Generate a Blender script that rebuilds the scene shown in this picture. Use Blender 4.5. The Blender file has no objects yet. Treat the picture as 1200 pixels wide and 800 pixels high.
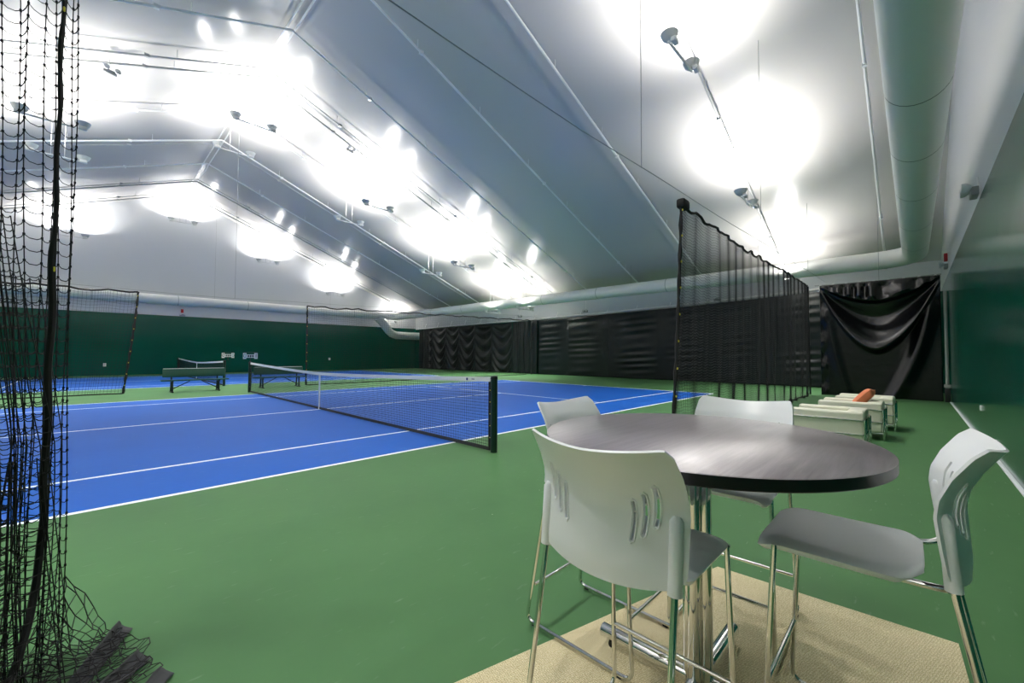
import bpy, bmesh, math, random
import numpy as np
from mathutils import Vector, Matrix
random.seed(7)
rng = np.random.default_rng(7)
PI = math.pi
SC = bpy.context.scene
COL = SC.collection

# ------------------------------------------------------------------ helpers
def lin(c):
    return tuple((v/12.92 if v <= .04045 else ((v+.055)/1.055)**2.4) for v in (x/255 for x in c))

class MB:
    """collects shapes, links them as ONE mesh object"""
    def __init__(s): s.v = []; s.f = []; s.m = []; s.mi = 0
    def add(s, vs, fs):
        o = len(s.v); s.v += [tuple(map(float, p)) for p in vs]
        s.f += [tuple(i+o for i in f) for f in fs]; s.m += [s.mi]*len(fs); return s
    def box(s, a, b, M=None):
        (x0, y0, z0), (x1, y1, z1) = a, b
        p = [(x0,y0,z0),(x1,y0,z0),(x1,y1,z0),(x0,y1,z0),(x0,y0,z1),(x1,y0,z1),(x1,y1,z1),(x0,y1,z1)]
        if M is not None: p = [tuple(M @ Vector(q)) for q in p]
        return s.add(p, [(3,2,1,0),(4,5,6,7),(0,1,5,4),(1,2,6,5),(2,3,7,6),(3,0,4,7)])
    def rbox(s, a, b, r, seg=3, M=None):
        bm = bmesh.new(); bmesh.ops.create_cube(bm, size=1)
        c = [(a[i]+b[i])/2 for i in range(3)]; d = [abs(b[i]-a[i]) for i in range(3)]
        for v in bm.verts: v.co = Vector((c[0]+v.co.x*d[0], c[1]+v.co.y*d[1], c[2]+v.co.z*d[2]))
        bmesh.ops.bevel(bm, geom=bm.edges[:], offset=min(r, min(d)*.49), segments=seg, affect='EDGES', profile=.5)
        bm.verts.index_update()
        vs = [(M @ v.co if M is not None else v.co)[:] for v in bm.verts]
        fs = [[v.index for v in f.verts] for f in bm.faces]; bm.free()
        return s.add(vs, fs)
    def tube(s, pts, r, n=8, cap=True, closed=False):
        P = [Vector(p) for p in pts]; N = len(P)
        rr = r if hasattr(r, '__len__') else [r]*N
        T = []
        for i in range(N):
            if closed: t = P[(i+1) % N]-P[i-1]
            else: t = P[min(i+1, N-1)]-P[max(i-1, 0)]
            T.append(t.normalized())
        u = T[0].orthogonal().normalized(); vs = []
        for i in range(N):
            u = (u-T[i]*u.dot(T[i]))
            u = u.normalized() if u.length > 1e-6 else T[i].orthogonal().normalized()
            w = T[i].cross(u)
            for k in range(n):
                a = 2*PI*k/n; vs.append(P[i]+(u*math.cos(a)+w*math.sin(a))*rr[i])
        fs = []
        for i in range(N if closed else N-1):
            j = (i+1) % N
            for k in range(n): fs.append((i*n+k, i*n+(k+1) % n, j*n+(k+1) % n, j*n+k))
        if cap and not closed:
            fs.append(tuple(range(n))[::-1]); fs.append(tuple((N-1)*n+k for k in range(n)))
        return s.add(vs, fs)
    def lathe(s, prof, c=(0,0,0), n=24, M=None):
        vs = []
        for r, z in prof:
            for k in range(n):
                p = Vector((r*math.cos(2*PI*k/n), r*math.sin(2*PI*k/n), z))
                if M is not None: p = M @ p
                vs.append((p.x+c[0], p.y+c[1], p.z+c[2]))
        fs = []
        for i in range(len(prof)-1):
            for k in range(n): fs.append((i*n+k, i*n+(k+1) % n, (i+1)*n+(k+1) % n, (i+1)*n+k))
        fs.append(tuple(range(n))[::-1]); fs.append(tuple((len(prof)-1)*n+k for k in range(n)))
        return s.add(vs, fs)
    def grid(s, fn, nu, nv):
        vs = [fn(i/nu, j/nv) for j in range(nv+1) for i in range(nu+1)]
        fs = [(j*(nu+1)+i, j*(nu+1)+i+1, (j+1)*(nu+1)+i+1, (j+1)*(nu+1)+i) for j in range(nv) for i in range(nu)]
        return s.add(vs, fs)
    def prism(s, poly, z0, z1):
        n = len(poly)
        return s.add([(x,y,z0) for x,y in poly]+[(x,y,z1) for x,y in poly],
            [tuple(range(n))[::-1], tuple(range(n, 2*n))]+[(i, (i+1) % n, (i+1) % n+n, i+n) for i in range(n)])
    def build(s, name, mat, parent=None, smooth=True, angle=40):
        me = bpy.data.meshes.new(name); me.from_pydata(s.v, [], s.f)
        for m in (mat if isinstance(mat, (list, tuple)) else [mat]): me.materials.append(m)
        if any(s.m): me.polygons.foreach_set('material_index', s.m)
        if smooth:
            me.polygons.foreach_set('use_smooth', [True]*len(me.polygons))
            me.update()
            try: me.set_sharp_from_angle(angle=math.radians(angle))
            except Exception: pass
        me.update()
        o = bpy.data.objects.new(name, me); COL.objects.link(o)
        if parent is not None: o.parent = parent
        return o

def strands(name, lines, r, mat, parent=None, n=3):
    """many thin cords (list of Nx3 arrays) as one mesh"""
    V, Fq, off = [], [], 0
    for L in lines:
        L = np.asarray(L, float); N = len(L)
        t = np.gradient(L, axis=0); t /= np.linalg.norm(t, axis=1)[:, None]+1e-12
        ref = np.where(np.abs(t[:, 2:3]) > .8, np.array([[1., .3, 0]]), np.array([[0., 0, 1]]))
        u = np.cross(t, ref); u /= np.linalg.norm(u, axis=1)[:, None]+1e-12
        w = np.cross(t, u)
        ring = [L+(u*math.cos(2*PI*k/n)+w*math.sin(2*PI*k/n))*r for k in range(n)]
        V.append(np.stack(ring, 1).reshape(-1, 3))
        i = np.arange(N-1)[:, None]*n; k = np.arange(n)[None, :]; k2 = (k+1) % n
        Fq.append((np.stack([i+k, i+k2, i+n+k2, i+n+k], -1).reshape(-1, 4))+off); off += N*n
    V = np.concatenate(V); Fq = np.concatenate(Fq)
    me = bpy.data.meshes.new(name); me.vertices.add(len(V)); me.vertices.foreach_set('co', V.ravel())
    me.loops.add(Fq.size); me.loops.foreach_set('vertex_index', Fq.ravel().astype(np.int32))
    me.polygons.add(len(Fq)); me.polygons.foreach_set('loop_start', np.arange(0, Fq.size, 4, dtype=np.int32))
    me.update(calc_edges=True); me.materials.append(mat)
    me.polygons.foreach_set('use_smooth', [True]*len(Fq))
    o = bpy.data.objects.new(name, me); COL.objects.link(o)
    if parent is not None: o.parent = parent
    return o

def tag(o, label=None, cat=None, group=None, kind=None):
    if label: o['label'] = label
    if cat: o['category'] = cat
    if group: o['group'] = group
    if kind: o['kind'] = kind
    return o
def empty(name, loc, rz=0.):
    o = bpy.data.objects.new(name, None); COL.objects.link(o); o.location = loc; o.rotation_euler = (0, 0, rz); o.empty_display_size = .1
    return o
def struct(o): o['kind'] = 'structure'; return o
def kids(o): return [c for c in COL.objects if c.parent == o]
def copy_tree(o, parent=None):
    c = o.copy(); COL.objects.link(c); c.parent = parent
    if parent is not None: c.matrix_parent_inverse = o.matrix_parent_inverse.copy()
    for ch in list(o.children): copy_tree(ch, c)
    return c

# ------------------------------------------------------------------ materials
def mat(name, rgb, rough=.5, metal=0., spec=.5, coat=0., bump=None, var=None):
    m = bpy.data.materials.new(name); m.use_nodes = True; nt = m.node_tree
    b = nt.nodes['Principled BSDF']; c = lin(rgb)+(1,)
    b.inputs['Base Color'].default_value = c; b.inputs['Roughness'].default_value = rough
    b.inputs['Metallic'].default_value = metal; b.inputs['Specular IOR Level'].default_value = spec
    b.inputs['Coat Weight'].default_value = coat; b.inputs['Coat Roughness'].default_value = .15
    tc = None
    if bump or var:
        tc = nt.nodes.new('ShaderNodeTexCoord')
    if var:   # (scale, amount)
        n = nt.nodes.new('ShaderNodeTexNoise'); n.inputs['Scale'].default_value = var[0]; n.inputs['Detail'].default_value = 5
        nt.links.new(tc.outputs['Object'], n.inputs['Vector'])
        mx = nt.nodes.new('ShaderNodeMix'); mx.data_type = 'RGBA'
        mx.inputs['A'].default_value = tuple(v*(1-var[1]) for v in c[:3])+(1,); mx.inputs['B'].default_value = tuple(min(1, v*(1+var[1])) for v in c[:3])+(1,)
        nt.links.new(n.outputs['Fac'], mx.inputs['Factor']); nt.links.new(mx.outputs['Result'], b.inputs['Base Color'])
    if bump:  # (scale, strength, distance)
        n = nt.nodes.new('ShaderNodeTexNoise'); n.inputs['Scale'].default_value = bump[0]; n.inputs['Detail'].default_value = 4
        nt.links.new(tc.outputs['Object'], n.inputs['Vector'])
        bp = nt.nodes.new('ShaderNodeBump'); bp.inputs['Strength'].default_value = bump[1]; bp.inputs['Distance'].default_value = bump[2]
        nt.links.new(n.outputs['Fac'], bp.inputs['Height']); nt.links.new(bp.outputs['Normal'], b.inputs['Normal'])
    return m

M_CEIL = mat('ceiling_fabric', (212,208,205), .2, spec=.5, bump=(.35, .15, .05))
M_WALLW = mat('white_wall_fabric', (212,214,216), .45, spec=.4)
M_LINER = mat('green_vinyl', (0,80,62), .16, spec=.5, bump=(.7, .15, .04), var=(.5, .12))
M_RAFTER = mat('white_tube', (244,244,242), .3)
M_TUBE = mat('galvanised_tube', (176,178,178), .3)
M_DUCT = mat('duct_fabric', (236,237,231), .5, bump=(2.2, .08, .02))
M_SEAM = mat('duct_seam', (140,145,135), .6)
M_CURT = mat('black_curtain', (5,17,17), .42, spec=.32)
M_TARP = mat('black_tarp', (9,10,12), .27, spec=.6, bump=(5, .3, .02))
M_CORD = mat('black_cord', (14,15,16), .75)
M_CORD2 = mat('grey_cable', (150,152,152), .5)
M_WEB = mat('black_webbing', (54,55,58), .8, bump=(60, .4, .004))
M_WHITE = mat('white_band', (235,236,236), .55)
M_LINE = mat('white_baseboard', (232,236,238), .5)
M_POSTG = mat('dark_green_post', (10,40,30), .35)
M_BENCH = mat('green_bench', (16,70,54), .4)
M_BLACK = mat('black_steel', (16,17,18), .4)
M_CHROME = mat('chrome', (225,225,222), .06, metal=1.)
M_GLIDE = mat('black_glide', (12,12,12), .6)
M_SHELL = mat('white_plastic', (243,245,246), .32, spec=.5)
M_LEATHER = mat('cream_leather', (226,226,205), .42, bump=(22, .12, .004))
M_PILLOW = mat('orange_fabric', (232,138,98), .8, bump=(60, .3, .003))
M_LAMPG = mat('grey_lamp_metal', (206,208,209), .4)
M_LAMPW = mat('white_lamp_metal', (226,228,228), .45)
M_REFL = mat('lamp_reflector', (240,240,240), .25, metal=.6)
M_EMG = mat('grey_plastic', (140,143,143), .45)
M_RED = mat('red_plastic', (190,30,40), .5)
M_TEAL = mat('teal_print', (40,140,150), .5)
M_SIGN = mat('sign_white', (232,236,236), .5)
M_INK = mat('sign_ink', (40,60,64), .6)
M_LOGO = mat('logo_blue', (44,42,120), .5)
M_YELLOW = mat('yellow_tie', (214,200,60), .6)
M_POLE = mat('pole_white', (150,152,150), .5)

M_BULB = bpy.data.materials.new('lamp_glow'); M_BULB.use_nodes = True
_b = M_BULB.node_tree.nodes['Principled BSDF']; _b.inputs['Emission Color'].default_value = (1, .98, .95, 1); _b.inputs['Emission Strength'].default_value = 40

# ---- wood-grain laminate (table top)
def wood():
    m = bpy.data.materials.new('dark_wood_laminate'); m.use_nodes = True; nt = m.node_tree; b = nt.nodes['Principled BSDF']
    tc = nt.nodes.new('ShaderNodeTexCoord'); mp = nt.nodes.new('ShaderNodeMapping')
    mp.inputs['Rotation'].default_value = (0, 0, math.radians(-12)); mp.inputs['Scale'].default_value = (1.6, 22, 4)
    n1 = nt.nodes.new('ShaderNodeTexNoise'); n1.inputs['Scale'].default_value = 1.6; n1.inputs['Detail'].default_value = 8; n1.inputs['Roughness'].default_value = .65; n1.inputs['Distortion'].default_value = .6
    cr = nt.nodes.new('ShaderNodeValToRGB'); e = cr.color_ramp.elements
    e[0].position = .3; e[0].color = lin((92,82,86))+(1,); e[1].position = .72; e[1].color = lin((146,134,139))+(1,)
    nt.links.new(tc.outputs['Object'], mp.inputs['Vector']); nt.links.new(mp.outputs['Vector'], n1.inputs['Vector'])
    nt.links.new(n1.outputs['Fac'], cr.inputs['Fac']); nt.links.new(cr.outputs['Color'], b.inputs['Base Color'])
    b.inputs['Roughness'].default_value = .36; b.inputs['Specular IOR Level'].default_value = .9; b.inputs['Coat Weight'].default_value = 1.; b.inputs['Coat Roughness'].default_value = .3; b.inputs['Coat IOR'].default_value = 1.7
    bp = nt.nodes.new('ShaderNodeBump'); bp.inputs['Strength'].default_value = .06; bp.inputs['Distance'].default_value = .01
    nt.links.new(n1.outputs['Fac'], bp.inputs['Height']); nt.links.new(bp.outputs['Normal'], b.inputs['Normal'])
    return m
M_WOOD = wood()
M_WOODEDGE = mat('dark_wood_edge', (34,30,31), .3, var=(9, .3))

# ---- woven rug
def rug():
    m = bpy.data.materials.new('woven_beige'); m.use_nodes = True; nt = m.node_tree; b = nt.nodes['Principled BSDF']
    tc = nt.nodes.new('ShaderNodeTexCoord')
    def wave(rot, sc):
        mp = nt.nodes.new('ShaderNodeMapping'); mp.inputs['Rotation'].default_value = (0, 0, rot)
        w = nt.nodes.new('ShaderNodeTexWave'); w.inputs['Scale'].default_value = sc; w.inputs['Distortion'].default_value = 7; w.inputs['Detail'].default_value = 3; w.inputs['Detail Scale'].default_value = 3
        nt.links.new(tc.outputs['Object'], mp.inputs['Vector']); nt.links.new(mp.outputs['Vector'], w.inputs['Vector']); return w
    a, c = wave(.25, 34), wave(.25+PI/2, 34)
    mu = nt.nodes.new('ShaderNodeMath'); mu.operation = 'MULTIPLY'
    nt.links.new(a.outputs['Fac'], mu.inputs[0]); nt.links.new(c.outputs['Fac'], mu.inputs[1])
    cr = nt.nodes.new('ShaderNodeValToRGB'); e = cr.color_ramp.elements
    e[0].position = 0; e[0].color = lin((196,182,140))+(1,); e[1].position = .45; e[1].color = lin((240,229,194))+(1,)
    nt.links.new(mu.outputs[0], cr.inputs['Fac']); nt.links.new(cr.outputs['Color'], b.inputs['Base Color'])
    b.inputs['Roughness'].default_value = .95; b.inputs['Specular IOR Level'].default_value = .1
    bp = nt.nodes.new('ShaderNodeBump'); bp.inputs['Strength'].default_value = .6; bp.inputs['Distance'].default_value = .006
    nt.links.new(mu.outputs[0], bp.inputs['Height']); nt.links.new(bp.outputs['Normal'], b.inputs['Normal'])
    return m
M_RUG = rug()

# ---- painted court floor: rectangles in world metres
COURT2 = 16.8
def floor_mat():
    m = bpy.data.materials.new('court_paint'); m.use_nodes = True; nt = m.node_tree; b = nt.nodes['Principled BSDF']
    g = nt.nodes.new('ShaderNodeNewGeometry'); sp = nt.nodes.new('ShaderNodeSeparateXYZ'); nt.links.new(g.outputs['Position'], sp.inputs[0])
    def math_(op, a, bb, clamp=False):
        n = nt.nodes.new('ShaderNodeMath'); n.operation = op; n.use_clamp = clamp
        for i, v in enumerate((a, bb)):
            if v is None: continue
            if isinstance(v, (int, float)): n.inputs[i].default_value = v
            else: nt.links.new(v, n.inputs[i])
        return n.outputs[0]
    X, Y = sp.outputs['X'], sp.outputs['Y']
    def rect(cx, cy, hx, hy):
        a = math_('LESS_THAN', math_('ABSOLUTE', math_('SUBTRACT', X, cx), None), hx)
        c = math_('LESS_THAN', math_('ABSOLUTE', math_('SUBTRACT', Y, cy), None), hy)
        return math_('MULTIPLY', a, c)
    blue = None; line = None
    for cy in (0., COURT2):
        r = rect(0, cy, 11.885, 5.485); blue = r if blue is None else math_('MAXIMUM', blue, r)
        w = .034
        for q in ((0, cy-5.46, 11.885, w), (0, cy+5.46, 11.885, w), (0, cy-4.115, 11.885, w), (0, cy+4.115, 11.885, w), (0, cy, 6.4, w),
                  (6.4, cy, w, 4.115), (-6.4, cy, w, 4.115), (11.85, cy, .05, 5.485), (-11.85, cy, .05, 5.485), (11.7, cy, .15, w), (-11.7, cy, .15, w)):
            r = rect(*q); line = r if line is None else math_('MAXIMUM', line, r)
    n1 = nt.nodes.new('ShaderNodeTexNoise'); n1.inputs['Scale'].default_value = .8; n1.inputs['Detail'].default_value = 9; n1.inputs['Roughness'].default_value = .62
    nt.links.new(g.outputs['Position'], n1.inputs['Vector'])
    n2 = nt.nodes.new('ShaderNodeTexNoise'); n2.inputs['Scale'].default_value = 14; n2.inputs['Detail'].default_value = 6
    nt.links.new(g.outputs['Position'], n2.inputs['Vector'])
    mp = nt.nodes.new('ShaderNodeMapping'); mp.inputs['Scale'].default_value = (3, 14, 1); mp.inputs['Rotation'].default_value = (0, 0, .7)
    n3 = nt.nodes.new('ShaderNodeTexNoise'); n3.inputs['Scale'].default_value = 2.2; n3.inputs['Detail'].default_value = 3
    nt.links.new(g.outputs['Position'], mp.inputs[0]); nt.links.new(mp.outputs[0], n3.inputs['Vector'])
    def mix(f, a, c):
        n = nt.nodes.new('ShaderNodeMix'); n.data_type = 'RGBA'
        if isinstance(f, float): n.inputs['Factor'].default_value = f
        else: nt.links.new(f, n.inputs['Factor'])
        for k, v in (('A', a), ('B', c)):
            if isinstance(v, tuple): n.inputs[k].default_value = v+(1,)
            else: nt.links.new(v, n.inputs[k])
        return n.outputs['Result']
    green = mix(n1.outputs['Fac'], lin(GREEN_A), lin(GREEN_B))
    bl = mix(n1.outputs['Fac'], lin(BLUE_A), lin(BLUE_B))
    col = mix(blue, green, bl)
    scuff = math_('MULTIPLY', math_('MULTIPLY', math_('SUBTRACT', n3.outputs['Fac'], .66, True), 3., True), .35)
    col = mix(scuff, col, lin((190,200,190)))
    col = mix(line, col, lin((240,243,245)))
    # fine dust specks
    v = nt.nodes.new('ShaderNodeTexVoronoi'); v.inputs['Scale'].default_value = 3.2; nt.links.new(g.outputs['Position'], v.inputs['Vector'])
    sp2 = math_('LESS_THAN', v.outputs['Distance'], .018)
    col = mix(math_('MULTIPLY', sp2, .5), col, lin((205,210,190)))
    nt.links.new(col, b.inputs['Base Color'])
    b.inputs['Roughness'].default_value = .6; b.inputs['Specular IOR Level'].default_value = .25
    bp = nt.nodes.new('ShaderNodeBump'); bp.inputs['Strength'].default_value = .12; bp.inputs['Distance'].default_value = .004
    nt.links.new(n2.outputs['Fac'], bp.inputs['Height']); nt.links.new(bp.outputs['Normal'], b.inputs['Normal'])
    return m
GREEN_A, GREEN_B = (60,100,60), (78,122,74)
BLUE_A, BLUE_B = (6,80,168), (16,93,186)
M_FLOOR = floor_mat()

# ------------------------------------------------------------------ room shell
XW, YN, YF = 18.75, -11.55, 25.07
X0, H0, S0 = .28, 12.23, .386
XL = 2*X0-XW
def roofz(x): return H0-S0*abs(x-X0)
GT = 3.9                                     # top of the green vinyl
o = MB().box((XL-.3, YN-.3, -.15), (XW+.3, YF+.3, 0)).build('floor', M_FLOOR, smooth=False); struct(o)
mb = MB(); t = .12
for sg in (1, -1):
    xa, xb = X0, X0+sg*(XW-X0+.4); za, zb = roofz(xa), roofz(xb)
    a, b = YN-.3, YF+.3
    vs = [(xa,a,za),(xb,a,zb),(xb,b,zb),(xa,b,za),(xa,a,za+t),(xb,a,zb+t),(xb,b,zb+t),(xa,b,za+t)]
    mb.add(vs, [(0,1,2,3),(7,6,5,4),(0,4,5,1),(1,5,6,2),(2,6,7,3),(3,7,4,0)])
struct(mb.build('ceiling', M_CEIL, smooth=False))
def gable(y, d, name):
    mb = MB(); y2 = y+d*.2; e = roofz(XW)+.02; x0, x1 = XL-.1, XW+.1
    for (ya, yb) in ((y, y2),):
        mb.mi = 0
        p = [(x0, GT), (x1, GT), (x1, e), (X0, H0+.03), (x0, e)]
        n = 5
        mb.add([(x, ya, z) for x, z in p]+[(x, yb, z) for x, z in p], [tuple(range(5)), tuple(range(9, 4, -1))]+[(i, (i+1) % 5, (i+1) % 5+5, i+5) for i in range(5)])
        mb.mi = 1
        mb.box((x0, min(ya-d*.025, yb), 0), (x1, max(ya-d*.025, yb), GT))
    return struct(mb.build(name, [M_WALLW, M_LINER], smooth=False))
gable(YN, -1, 'wall_near'); gable(YF, 1, 'wall_far')
for sg, nm in ((1, 'wall_right'), (-1, 'wall_left')):
    x = XW if sg > 0 else XL; mb = MB()
    mb.mi = 0; mb.box((min(x, x+sg*.2), YN-.2, GT), (max(x, x+sg*.2), YF+.2, roofz(XW)+.05))
    mb.mi = 1; mb.box((min(x-sg*.03, x+sg*.2), YN-.2, 0), (max(x-sg*.03, x+sg*.2), YF+.2, GT))
    struct(mb.build(nm, [M_WALLW, M_LINER], smooth=False))
struct(MB().rbox((-14, -11.53, 0), (14.1, -11.487, .02), .006, 2).build('baseboard_near', M_LINE))

# roof tubes over the ridge, with little hanger stubs
TUBES = [-10.0, -6.65, -3.2, .2, 3.6, 6.2, 6.9, 10.35, 13.6, 14.1, 17.2, 20.2, 20.6, 23.0, 23.6]
for k, y in enumerate(TUBES):
    h = .3; r = .038 if y not in (6.2, 14.1, 20.2, 23.0) else .022
    mb = MB(); pts = [(XL+.35, y, roofz(XL+.35)-h), (X0, y, H0-h), (XW-.35, y, roofz(XW-.35)-h)]
    for a, b in ((pts[0], pts[1]), (pts[1], pts[2])):
        mb.tube([a, b], r, 8)
        for q in range(1, 7):
            f = q/7; x = a[0]*(1-f)+b[0]*f; z = a[2]*(1-f)+b[2]*f
            mb.tube([(x, y, z), (x, y, z+h)], .008, 5)
        for q in range(3):
            f = (q+.45)/3; x = a[0]*(1-f)+b[0]*f; z = a[2]*(1-f)+b[2]*f
            mb.box((x-.06, y-.05, z-.05), (x+.06, y+.05, z+.05))
    struct(mb.build('trim_%d' % (k+1), M_RAFTER if y in (-10.0, -3.2, .2, 3.6, 10.35, 13.6, 17.2) else M_TUBE))
# ridge tubes
mb = MB()
for dx in (-.12, .12): mb.tube([(X0+dx, YN, H0-.2), (X0+dx, YF, H0-.2)], .03, 8)
struct(mb.build('trim_%d' % (len(TUBES)+1), M_RAFTER))

# ------------------------------------------------------------------ lamps
LAMP_W = 76.; FILL_W = 48.
def lamp_fixture(white):
    r = empty('ceiling_light', (0, 0, 0)); m = M_LAMPW if white else M_LAMPG; L = .62
    MB().tube([(-L-.05, 0, 0), (L+.05, 0, 0)], .028, 8).build('bar', m, r)
    for sg in (-1, 1):
        hd = MB().lathe([(.04, -.08), (.08, -.07), (.145, -.01), (.185, .085), (.19, .098), (.175, .094), (.13, .005), (.05, -.045)], (sg*L, .0, .10), 20).build('lamp_head', m, r)
        MB().lathe([(.02, -.03), (.075, -.01), (.075, .02), (.02, .05)], (sg*L, 0, .10), 12).build('bulb', M_BULB, hd)
        MB().rbox((sg*L-.10, -.17, -.07), (sg*L+.10, -.06, .04), .02).build('ballast_box', m, hd)
    for sg in (-.16, .16):
        MB().tube([(sg, 0, 0), (sg, 0, 2.0-.0)], .008, 5).build('hanger_rod', M_LAMPW if white else M_CORD2, r)
    return r
ROWS = [(-7.0, 'above the lounge sideline', False), (7.3, 'nearer of two between courts', False),
        (10.4, 'farther of two between courts', True), (24.4, 'by the far green wall', False)]
COLS = [(0, 'at the roof ridge'), (1, 'first down the right slope'), (2, 'second down the right slope'), (3, 'lowest on the right slope'),
        (-1, 'first down the left slope'), (-2, 'second down the left slope'), (-3, 'lowest on the left slope')]
protos = {}
for y, rl, white in ROWS:
    for c, cl in COLS:
        x = X0-.12+c*5.15; z = roofz(x)-2.0
        if white not in protos: f = protos[white] = lamp_fixture(white)
        else: f = copy_tree(protos[white])
        f.location = (x, y, z)
        tag(f, '%s uplight pair, %s, row %s' % ('white' if white else 'grey', cl, rl), 'ceiling light', 'uplights hung under the roof')
        for sg in (-1, 1):
            ld = bpy.data.lights.new('uplight', 'AREA'); ld.shape = 'DISK'; ld.size = .3; ld.energy = LAMP_W; ld.color = (1, .985, .96); ld.spread = math.radians(150)
            lo = bpy.data.objects.new('uplight', ld); COL.objects.link(lo); lo.location = (x+sg*.62, y, z+.205); lo.rotation_euler = (PI, 0, 0)
            if y > 20: continue
            # added fill, aimed down to brighten the floor; the fixtures only shine upward
            dd = bpy.data.lights.new('added_floor_fill', 'AREA'); dd.shape = 'DISK'; dd.size = .16; dd.energy = FILL_W; dd.color = (1, .985, .96); dd.spread = math.radians(112)
            do = bpy.data.objects.new('added_floor_fill', dd); COL.objects.link(do); do.location = (x+sg*.62, y, z-.034)

# ------------------------------------------------------------------ air duct
DR = .32
def arc(c, a0, a1, r, n, f): return [f(c, a0+(a1-a0)*i/n, r) for i in range(n+1)]
duct = empty('air_duct', (16, -10.83, 4.88))
def lp(pts, o): return [(p[0]-o.location.x, p[1]-o.location.y, p[2]-o.location.z) for p in pts]
xe, yn, yf, zd = 16.0, -10.83, 24.3, 4.88
path = [(-12, yn, zd)]+[(x, yn, zd) for x in (-8, -4, 0, 4, 8, 12, 14.5)]
path += [(xe-1+math.sin(a)*1., yn+1-math.cos(a)*1., zd) for a in [i*PI/16 for i in range(0, 9)]]
path += [(xe, y, zd) for y in range(-8, 23, 3)]+[(xe, 22.9, zd)]
path += [(xe-1+math.cos(a), 23.3+math.sin(a), zd) for a in [i*PI/12 for i in range(0, 7)]]
path += [(x, yf, zd) for x in (13, 9, 4, -1, -6, -12, -17.5)]
MB().tube(lp(path, duct), DR, 28).build('duct_tube', M_DUCT, duct)
for x in (.2, 3.1, 5.2, 7.6, 10.4, 13.2): MB().tube(lp([(x-.012, yn, zd), (x+.012, yn, zd)], duct), DR+.004, 28, cap=False).build('duct_seam', M_SEAM, duct)
for y in range(-6, 22, 4): MB().tube(lp([(xe, y-.012, zd), (xe, y+.012, zd)], duct), DR+.004, 28, cap=False).build('duct_seam', M_SEAM, duct)
for x in range(-4, 13, 4): MB().tube(lp([(x-.012, yf, zd), (x+.012, yf, zd)], duct), DR+.004, 28, cap=False).build('duct_seam', M_SEAM, duct)
bp_ = [(14.3, 24.3, 4.7), (14.8, 24.3, 4.25), (15.4, 24.3, 3.55), (15.75, 24.3, 3.28), (16.2, 24.3, 3.16), (17.6, 24.3, 3.14), (18.7, 24.3, 3.14)]
MB().tube(lp(bp_, duct), .36, 20).build('branch_elbow', M_DUCT, duct)
for x, y in ((4.5, yn), (10.5, yn), (-1.5, yn), (xe, -6), (xe, 0), (xe, 6), (xe, 12), (xe, 18), (10, yf), (2, yf), (-6, yf)):
    MB().tube(lp([(x, y, zd+DR-.01), (x, y, roofz(x))], duct), .006, 5).build('hanger_wire', M_CORD2, duct)
tag(duct, 'long white fabric air duct running round the eaves with an elbow above the black tarp', 'air duct')

# ------------------------------------------------------------------ eave rail and black curtains
rail = empty('curtain_rail', (18.5, 8, 3.86))
MB().tube([(0, -16.2, .50), (0, -10, .28), (0, 0, .10), (0, 8, .06), (0, 16.5, -.02)], .055, 8).build('rail_tube', M_RAFTER, rail)
mb = MB()
for k in range(-15, 17, 2): mb.tube([(0, k, float(np.interp(k, [-16.2, -10, 0, 8, 16.5], [.5, .28, .1, .06, -.02]))), (.2, k, .5)], .02, 6)
mb.build('rail_bracket', M_RAFTER, rail)
tag(rail, 'white curtain rail along the eave above the long black curtains', 'curtain rail')
def railz(y):
    ys = [-8.2, -2, 8, 16, 24.5]; zs = [4.28, 4.06, 3.88, 3.84, 3.76]
    return float(np.interp(y, ys, zs))-.05
def curtain(name, y0, y1, mode, label, x=18.34, group=None):
    r = random.Random(sum(map(ord, label))); nu = max(8, int(abs(y1-y0)*13)); nv = 100
    spans = []
    y = y0
    while y < y1-.01:
        w = min(y1-y, (r.uniform(1.8, 2.4) if mode == 'swag' else r.uniform(2.3, 3.2))); spans.append((y, w, r.uniform(.6, 1.4), r.uniform(0, 6), r.random())); y += w
    def fn(u, v):
        y = y0+(y1-y0)*u; zt = railz(y); z = .03+(zt-.03)*v; d = 0.
        if mode in ('swag', 'flat'):
            for (a, w, k, ph, q) in spans:
                if a-1e-6 <= y <= a+w+1e-6:
                    s = (y-a)/w*2-1
                    if mode == 'swag':
                        # hanging scallops: ridges along parabolas
                        t_ = (zt-z)+1.15*k*s*s*min(1., .35+(zt-z)*.5)
                        env = max(0, 1-s*s)
                        d += .11*env*math.sin(t_*8.2+ph+1.2*math.sin(t_*1.7))*min(1, .3+(zt-z))
                        d += .10*abs(s)**6
                    else:
                        t_ = z*15+ph+(.9*s if q < .5 else 1.6*s)+1.3*math.sin(z*2.1+ph)
                        env = math.exp(-((s-(.3 if q < .5 else -.2))/.5)**2)
                        d += .036*env*math.sin(t_)*(.6+.4*math.sin(z*3+ph))
                        d += .03*abs(s)**8
        else:
            d += .09*math.sin((y-y0)*5.2+.5*math.sin(z))+.02*math.sin(y*17+z*2)
        d += .012*math.sin(y*3+z*1.7)
        return (x-d, y, z)
    o = MB().grid(fn, nu, nv).build(name, M_CURT, None, angle=180)
    s = o.modifiers.new('thick', 'SOLIDIFY'); s.thickness = .012
    return tag(o, label, 'curtain', group)
G = 'black curtains along the eave wall'
curtain('black_curtain', 22.3, 23.6, 'fold', 'narrow gathered black curtain in the far corner beside the duct elbow', group=G)
curtain('black_curtain', 11.0, 22.25, 'swag', 'long black curtain with hanging scalloped folds, left of the bunched panels', group=G)
curtain('black_curtain', 9.75, 10.95, 'fold', 'left one of two narrow bunched black curtain panels at mid wall', group=G, x=18.24)
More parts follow.
